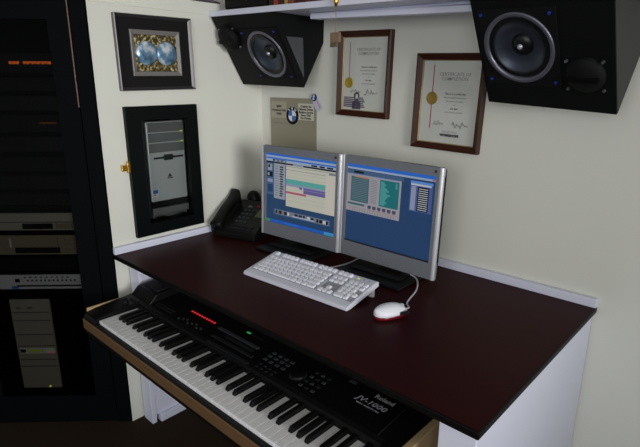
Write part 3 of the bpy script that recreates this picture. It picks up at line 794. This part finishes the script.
# ------------------------------------------------------------------ speakers
def speaker(loc, yaw, x0, x1, vA, flip, label, wc, roll):
    """loc = woofer centre on the baffle; local frame: x along wall, y to the wall, z up"""
    t = thing('loudspeaker', label, 'loudspeaker', loc, (0, roll, yaw), 'wedge loudspeakers under the shelf')
    v = Vector((0, -.519, .8547)); n = Vector((0, -.8547, -.519)); uu = Vector((1, 0, 0))
    A = v*vA; B = v*.158
    yb = -loc[1]-wc
    prof = [(A.y, A.z), (B.y, B.z), (yb, B.z), (yb, A.z+.165)]
    Mb = basis((0, 0, 0), uu, v, n)
    RHO = .082
    circ = [(RHO*math.cos(2*PI*k/56), RHO*math.sin(2*PI*k/56)) for k in range(56)]
    c = MB(); bf = set(c.bm.faces); P0 = [c.bm.verts.new((x0, *q)) for q in prof]; P1 = [c.bm.verts.new((x1, *q)) for q in prof]
    for k in (1, 2, 3): c.bm.faces.new((P0[k], P0[(k+1) % 4], P1[(k+1) % 4], P1[k]))
    c.bm.faces.new(P0); c.bm.faces.new(P1); c._fin(bf, vinyl_m, None)
    c.holed([(x0, vA, 0), (x1, vA, 0), (x1, .158, 0), (x0, .158, 0)], [(a, b_, 0) for a, b_ in circ], vinyl_m, Mb)
    bmesh.ops.remove_doubles(c.bm, verts=c.bm.verts[:], dist=1e-5)
    c.build('cabinet', t)
    MB().bb((x0+.08, yb-.001, .02), (x1-.08, yb+wc-.0015, .09), blackm_m).build('wall_bracket', t)
    side = MB(); d = .002
    def ins(P, k=.96):
        cy_ = sum(q[0] for q in P)/len(P); cz = sum(q[1] for q in P)/len(P)
        return [(cy_+(q[0]-cy_)*k, cz+(q[1]-cz)*k) for q in P]
    if flip:
        side.prism(ins(prof, .985), x1, x1+.002, gvinyl_m, axis='x'); side.build('side_panel', t, label='grey side panel')
    else:
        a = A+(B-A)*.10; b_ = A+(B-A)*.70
        tri_g = mat('lighter_grey_vinyl', (74, 76, 78), .6, noise=.25, nscale=120)  # lighter grey for the thin raised triangle on this cabinet side
        side.prism([(a.y+.012, a.z+.01), (b_.y+.012, b_.z), (b_.y+.095, b_.z)], x1, x1+.002, tri_g, axis='x')
        side.build('side_panel', t, label='lighter grey triangle on the cabinet side')
    pl = MB(); q_ = .1035
    pl.holed([(-q_, -q_, .003), (q_, -q_, .003), (q_, q_, .003), (-q_, q_, .003)], [(a, b_, .003) for a, b_ in circ], blackm_m, Mb)
    for (a, b_) in (((-q_, -q_), (q_, -q_)), ((q_, -q_), (q_, q_)), ((q_, q_), (-q_, q_)), ((-q_, q_), (-q_, -q_))): pl.quad([(*a, 0), (*b_, 0), (*b_, .003), (*a, .003)], blackm_m, Mb)
    pl.build('woofer_plate', t)
    wf = MB().lathe([(.0945, .003), (.0945, .0055), (.092, .0072), (.086, .0066), (.0825, .003), (.0815, -.002)], rim_m, Mb, n=56).build('woofer_rim', t)
    MB().lathe([(.0818, -.001), (.079, .0025), (.076, -.001), (.0725, .003), (.069, .001), (.067, -.001)], rubber_m, Mb, n=56).build('surround', wf)
    MB().lathe([(.067, -.001), (.058, -.0085), (.048, -.0135), (.038, -.0165), (.0285, -.018)], cone_m, Mb, n=56).build('cone', wf)
    MB().lathe([(.029, -.018), (.027, -.0135), (.018, -.0075), (.0, -.0045)], rubber_m, Mb, n=40).build('dust_cap', wf)
    MB().lathe([(.0075, -.0065), (.0055, -.0005), (0, .0015)], dust_m, Mb, n=24).build('phase_plug', wf)
    for sx in (-1, 1):
        for sy_ in (-1, 1):
            MB().cyl(.0036, .003, .0065, bluescrew_m, Mb @ T((sx*.0895, sy_*.0895, 0)), n=12).build('screw', t, label='blue screw')
    s = 1 if flip else -1
    hc = (s*(.162 if flip else .174), -s*(.066 if flip else .072))
    Mh = Mb @ T((hc[0], hc[1], 0))
    if flip:
        h = MB().lathe([(.046, 0), (.046, .003), (.042, .010), (.028, .017), (0, .020)], blackm_m, Mh).build('horn', t)
        MB().box((0, -.004, .016), (.074, .014, .012), rackin_m, .004, Mh).build('horn_slot', h)
        for sx in (-1, 1):
            for sy_ in (-1, 1): MB().cyl(.0035, .002, .008, steel_m, Mh @ T((sx*.042, sy_*.037, 0)), n=10).build('screw', t, label='steel screw')
    else:
        h = MB().lathe([(.046, 0), (.050, .008), (.046, .022), (.03, .030), (0, .032)], blackm_m, Mh).build('horn', t)
        MB().box((0, -.004, .029), (.08, .014, .012), blackm_m, .004, Mh).build('horn_slot', h)
        for sx in (-1, 1):
            for sy_ in (-1, 1): MB().cyl(.0035, .002, .008, steel_m, Mh @ T((sx*.042, sy_*.037, 0)), n=10).build('screw', t, label='steel screw')
    return t
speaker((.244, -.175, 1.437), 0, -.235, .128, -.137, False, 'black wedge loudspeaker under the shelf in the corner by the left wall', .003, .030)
speaker((1.212, -.190, 1.420), math.radians(-7), -.116, .228, -.168, True, 'black wedge loudspeaker at top right of the photo with grey side panel', .030, math.radians(3.4))

# ------------------------------------------------------------------ corner rack
sq = math.sqrt(.5)
RO = Vector((-.006, -.739, 0)); RU = Vector((-sq, -sq, 0)); RN = Vector((sq, -sq, 0))
# local frame: x = -u (so that x runs to the viewer's right), y = into the rack, z up
rack = thing('equipment_rack', 'tall blue-black rack cabinet with a smoked glass door left of the wall', 'rack', RO, (0, 0, PI/4))
def rb(u0, u1, d0, d1, z0, z1, m, bev=0.): return MB().bb((-u1, d0, z0), (-u0, d1, z1), m, bev)
RW = .64; RH = 1.80; RD = .30
rb(0, .052, 0, .02, 0, RH, rackframe_m, .002).build('jamb', rack)
rb(RW-.052, RW, 0, .02, 0, RH, rackframe_m, .002).build('jamb', rack)
rb(.0525, RW-.0525, 0.004, .022, 0, .050, rackframe_m, .002).build('plinth', rack)
dr = MB()
gu0, gu1, gz0, gz1 = .125, .488, .126, 1.53
for (a, b_, c, d) in ((.056, gu0, .054, RH-.01), (gu1, RW-.056, .054, RH-.01), (gu0, gu1, .054, gz0), (gu0, gu1, gz1, RH-.01)): dr.bb((-b_, -.004, c), (-a, .014, d), rackframe_m)
door = dr.build('door', rack)
MB().bb((-gu1, .003, gz0), (-gu0, .007, gz1), smoked_m).build('glass_pane', door)
hg = MB(); hg.cyl(.003, 1.25, RH-.02, brownhinge_m, T((-.054, -.004, 0)), n=10); hg.build('piano_hinge', rack, label='tarnished hinge strip')
hg = MB(); hg.cyl(.0025, .06, 1.249, rackframe_m, T((-.054, -.004, 0)), n=10); hg.build('piano_hinge', rack, label='dark lower hinge strip')
rb(.0, .012, .021, .16, 0, RH, rackin_m).build('side_board', rack)
rb(RW-.012, RW, .021, RD, 0, RH, rackin_m).build('side_board', rack)
rb(.125, RW-.012, RD-.006, RD, 0, RH, rackin_m).build('back_board', rack)
MB().prism([(-.012, .16), (-.125, RD), (-.13, RD-.004), (-.017, .156)], 0, RH, rackin_m).build('side_board', rack)
MB().prism([(-RW+.012, .022), (-.012, .022), (-.012, .155), (-.128, RD-.008), (-RW+.012, RD-.008)], RH-.012, RH, rackin_m).build('top_board', rack)
SHZ = [.135, .566, .640, .705, .800, .897, .955, 1.02, 1.09, 1.16, 1.235, 1.30, 1.36, 1.44]
for z in SHZ:
    MB().prism([(-RW+.014, .03), (-.06, .03), (-.06, .2), (-.14, RD-.01), (-RW+.014, RD-.01)], z-.006, z, rackin_m).build('rack_shelf', rack)
def unit(u0, u1, d0, z0, z1, name, label, cat, deco, m_case, m_front, group=None, depth=.2):
    base = RO+RU*((u0+u1)/2)-RN*d0; base.z = z0+.0006
    t = thing(name, label, cat, base, (0, 0, PI/4), group)
    w_ = u1-u0; h = z1-z0
    MB().bb((-w_/2, .008, 0), (w_/2, depth, h), m_case, .002).build('case', t)
    MB().bb((-w_/2, 0, .001), (w_/2, .008, h-.001), m_front, .002).build('front_panel', t)
    P = basis((0, 0, 0), (1, 0, 0), (0, 0, 1), (0, -1, 0))
    deco(t, w_, h, P)
    return t
def bbp(t, nm, x0, x1, z0, z1, m, P, d=.002): return MB().bb((x0, z0, 0), (x1, z1, d), m, 0, P).build(nm, t)
U0, U1 = .142, .47
def d_player(t, w, h, P):
    bbp(t, 'display', -.025, .085, .007, .028, blackm_m, P)
    for i in range(5): bbp(t, 'button', .095+i*.013, .105+i*.013, .008, .027, gold_panel_m, P, .003)
    bbp(t, 'trim_line', -w/2, w/2, .032, .034, greyprint_m, P)
def d_vcr(t, w, h, P):
    bbp(t, 'tape_door', -.07, .095, .035, .068, gold_panel_m, P, .004); bbp(t, 'display', -.065, .10, .008, .03, blackm_m, P)
    bbp(t, 'edge_strip', -.08, -.073, .032, .066, chrome_m, P, .005)
    for r in range(3):
        for i in range(3): bbp(t, 'button', .11+i*.017, .121+i*.017, .015+r*.02, .025+r*.02, gold_panel_m, P, .003)
def d_mixer(t, w, h, P):
    for i in range(12): bbp(t, 'button', -.04+i*.016, -.034+i*.016, .033, .040, greyprint_m, P)
    for i in range(9): bbp(t, 'caption', -.05+i*.02, -.042+i*.02, .048, .052, greyprint_m, P)
    bbp(t, 'display', -.085, -.068, .03, .044, blackm_m, P); bbp(t, 'vent_slot', -.08, w/2-.004, .012, .018, blackm_m, P)
    bbp(t, 'blue_mark', -.1, -.075, .004, .014, blue_m, P)
def d_black(seed, extra=None):
    def f(t, w, h, P):
        r = random.Random(seed)
        bbp(t, 'display', -.05, .03, h*.35, h*.7, blackm_m, P)
        for i in range(6): bbp(t, 'button', .05+i*.017, .06+i*.017, h*.3, h*.5, greyprint2_m, P, .003)
        if extra: extra(t, w, h, P)
    return f
def ex_orange(t, w, h, P):
    for i in range(12):
        if i not in (3, ): bbp(t, 'orange_light', .018+i*.0118, .0275+i*.0118, h*.45, h*.45+.009, orangeled_m, P, .003)
def ex_dim(t, w, h, P): bbp(t, 'orange_light', .09, .15, h*.5, h*.5+.005, mat('dim_orange', (90, 44, 14), emit=.6), P, .003)
def ex_red(t, w, h, P): bbp(t, 'red_light', -.162, -.155, h*.5, h*.5+.005, redled_m, P, .003)
unit(U0, U1, .04, SHZ[4], SHZ[4]+.068, 'disc_player', 'silver disc player with dark display, upper of the two silver units in the rack', 'disc player', d_player, blackm_m, beigepc_m)
unit(U0, U1, .04, SHZ[3], SHZ[3]+.078, 'video_recorder', 'champagne video recorder directly under the silver disc player in the rack', 'video recorder', d_vcr, blackm_m, gold_panel_m)
unit(U0, U1, .04, SHZ[2], SHZ[2]+.052, 'receiver', 'black unit between video recorder and bright silver unit in the rack', 'audio unit', d_black(1), blackm_m, blackm_m)
unit(U0, U1, .04, SHZ[1], SHZ[1]+.060, 'patch_unit', 'bright silver unit with row of dark buttons above the rack computer', 'audio unit', d_mixer, blackm_m, pcsil_m)
def labs(i): return ('black rack unit just above the silver disc player', 'second black rack unit above the silver disc player', 'third black rack unit above the silver disc player, with a red light', 'fourth black rack unit above the silver disc player', 'black rack unit with a dim orange light below the middle of the rack', 'black rack unit two below the orange lights', 'black rack unit just below the orange lights')[i]
for i, k in enumerate((5, 6, 7, 8, 9, 10, 11)):
    unit(U0, U1, .04, SHZ[k], SHZ[k]+(SHZ[k+1]-SHZ[k]-.012), 'rack_unit', labs(i), 'audio unit', d_black(i, ex_red if i == 2 else ex_dim if i == 4 else None), blackm_m, black_m if i % 2 else blackm_m, 'black units in the rack')
unit(U0, U1, .04, SHZ[12], SHZ[12]+.068, 'amplifier', 'black rack amplifier with a row of orange lights', 'audio unit', d_black(9, ex_orange), blackm_m, blackm_m, 'black units in the rack')
def d_pc(t, w, h, P):
    for i, z in enumerate((.10, .13, .19, .24, .30, .335)): bbp(t, 'panel_line', -w/2+.006, w/2-.006, z-.0012, z+.0012, greyprint_m, P, .001)
    bbp(t, 'control_panel', -w/2+.012, w/2-.004, .158, .182, ltgrey_m, P, .003)
    bbp(t, 'display', -.035, .025, .163, .177, lcdon_m, P, .0045); bbp(t, 'badge', -.062, -.042, .163, .177, blackm_m, P, .0045)
    bbp(t, 'light', .047, .056, .172, .178, greenled_m, P, .0045); bbp(t, 'light', .052, .061, .160, .166, redled_m, P, .0045)
    bbp(t, 'light', .028, .033, .006, .011, yelled_m, P, .003)
    for x0_ in (-.055, -.01): bbp(t, 'caption', x0_, x0_+.018, .352, .356, greyprint_m, P)
unit(.276, .428, .04, SHZ[0]+.0, SHZ[0]+.39, 'computer_tower', 'grey computer tower with a lit display at the bottom of the rack', 'computer', d_pc, blackm_m, beigepc_m)

# ------------------------------------------------------------------ light
def area(name, loc, target, size, power, col, sy_=None):
    l = bpy.data.lights.new(name, 'AREA'); l.energy = power; l.color = col; l.size = size
    if sy_: l.shape = 'RECTANGLE'; l.size_y = sy_
    o = bpy.data.objects.new(name, l); COL.objects.link(o); o.location = loc
    o.rotation_euler = (Vector(target)-Vector(loc)).to_track_quat('-Z', 'Y').to_euler()
    return o
wl = area('window_light', (4.4, -1.75, 1.40), (0, -.45, 1.15), 1.3, 5.2, (1.0, .99, .97), 1.1)
wl.data.spread = math.radians(38)
area('back_wall_fill', (2.4, -3.7, 1.5), (.9, 0, 1.1), 2.3, 34.5, (1.0, .99, .97), 1.3)  # unseen soft fill behind the camera, added to light the back wall evenly
wd = bpy.data.worlds.new('world'); S.world = wd; wd.use_nodes = True
wd.node_tree.nodes['Background'].inputs[0].default_value = (.85, .92, 1.0, 1)
wd.node_tree.nodes['Background'].inputs[1].default_value = .26
S.view_settings.view_transform = 'Standard'; S.view_settings.look = 'None'; S.view_settings.gamma = 1; S.view_settings.use_curve_mapping = False
S.view_settings.exposure = 0
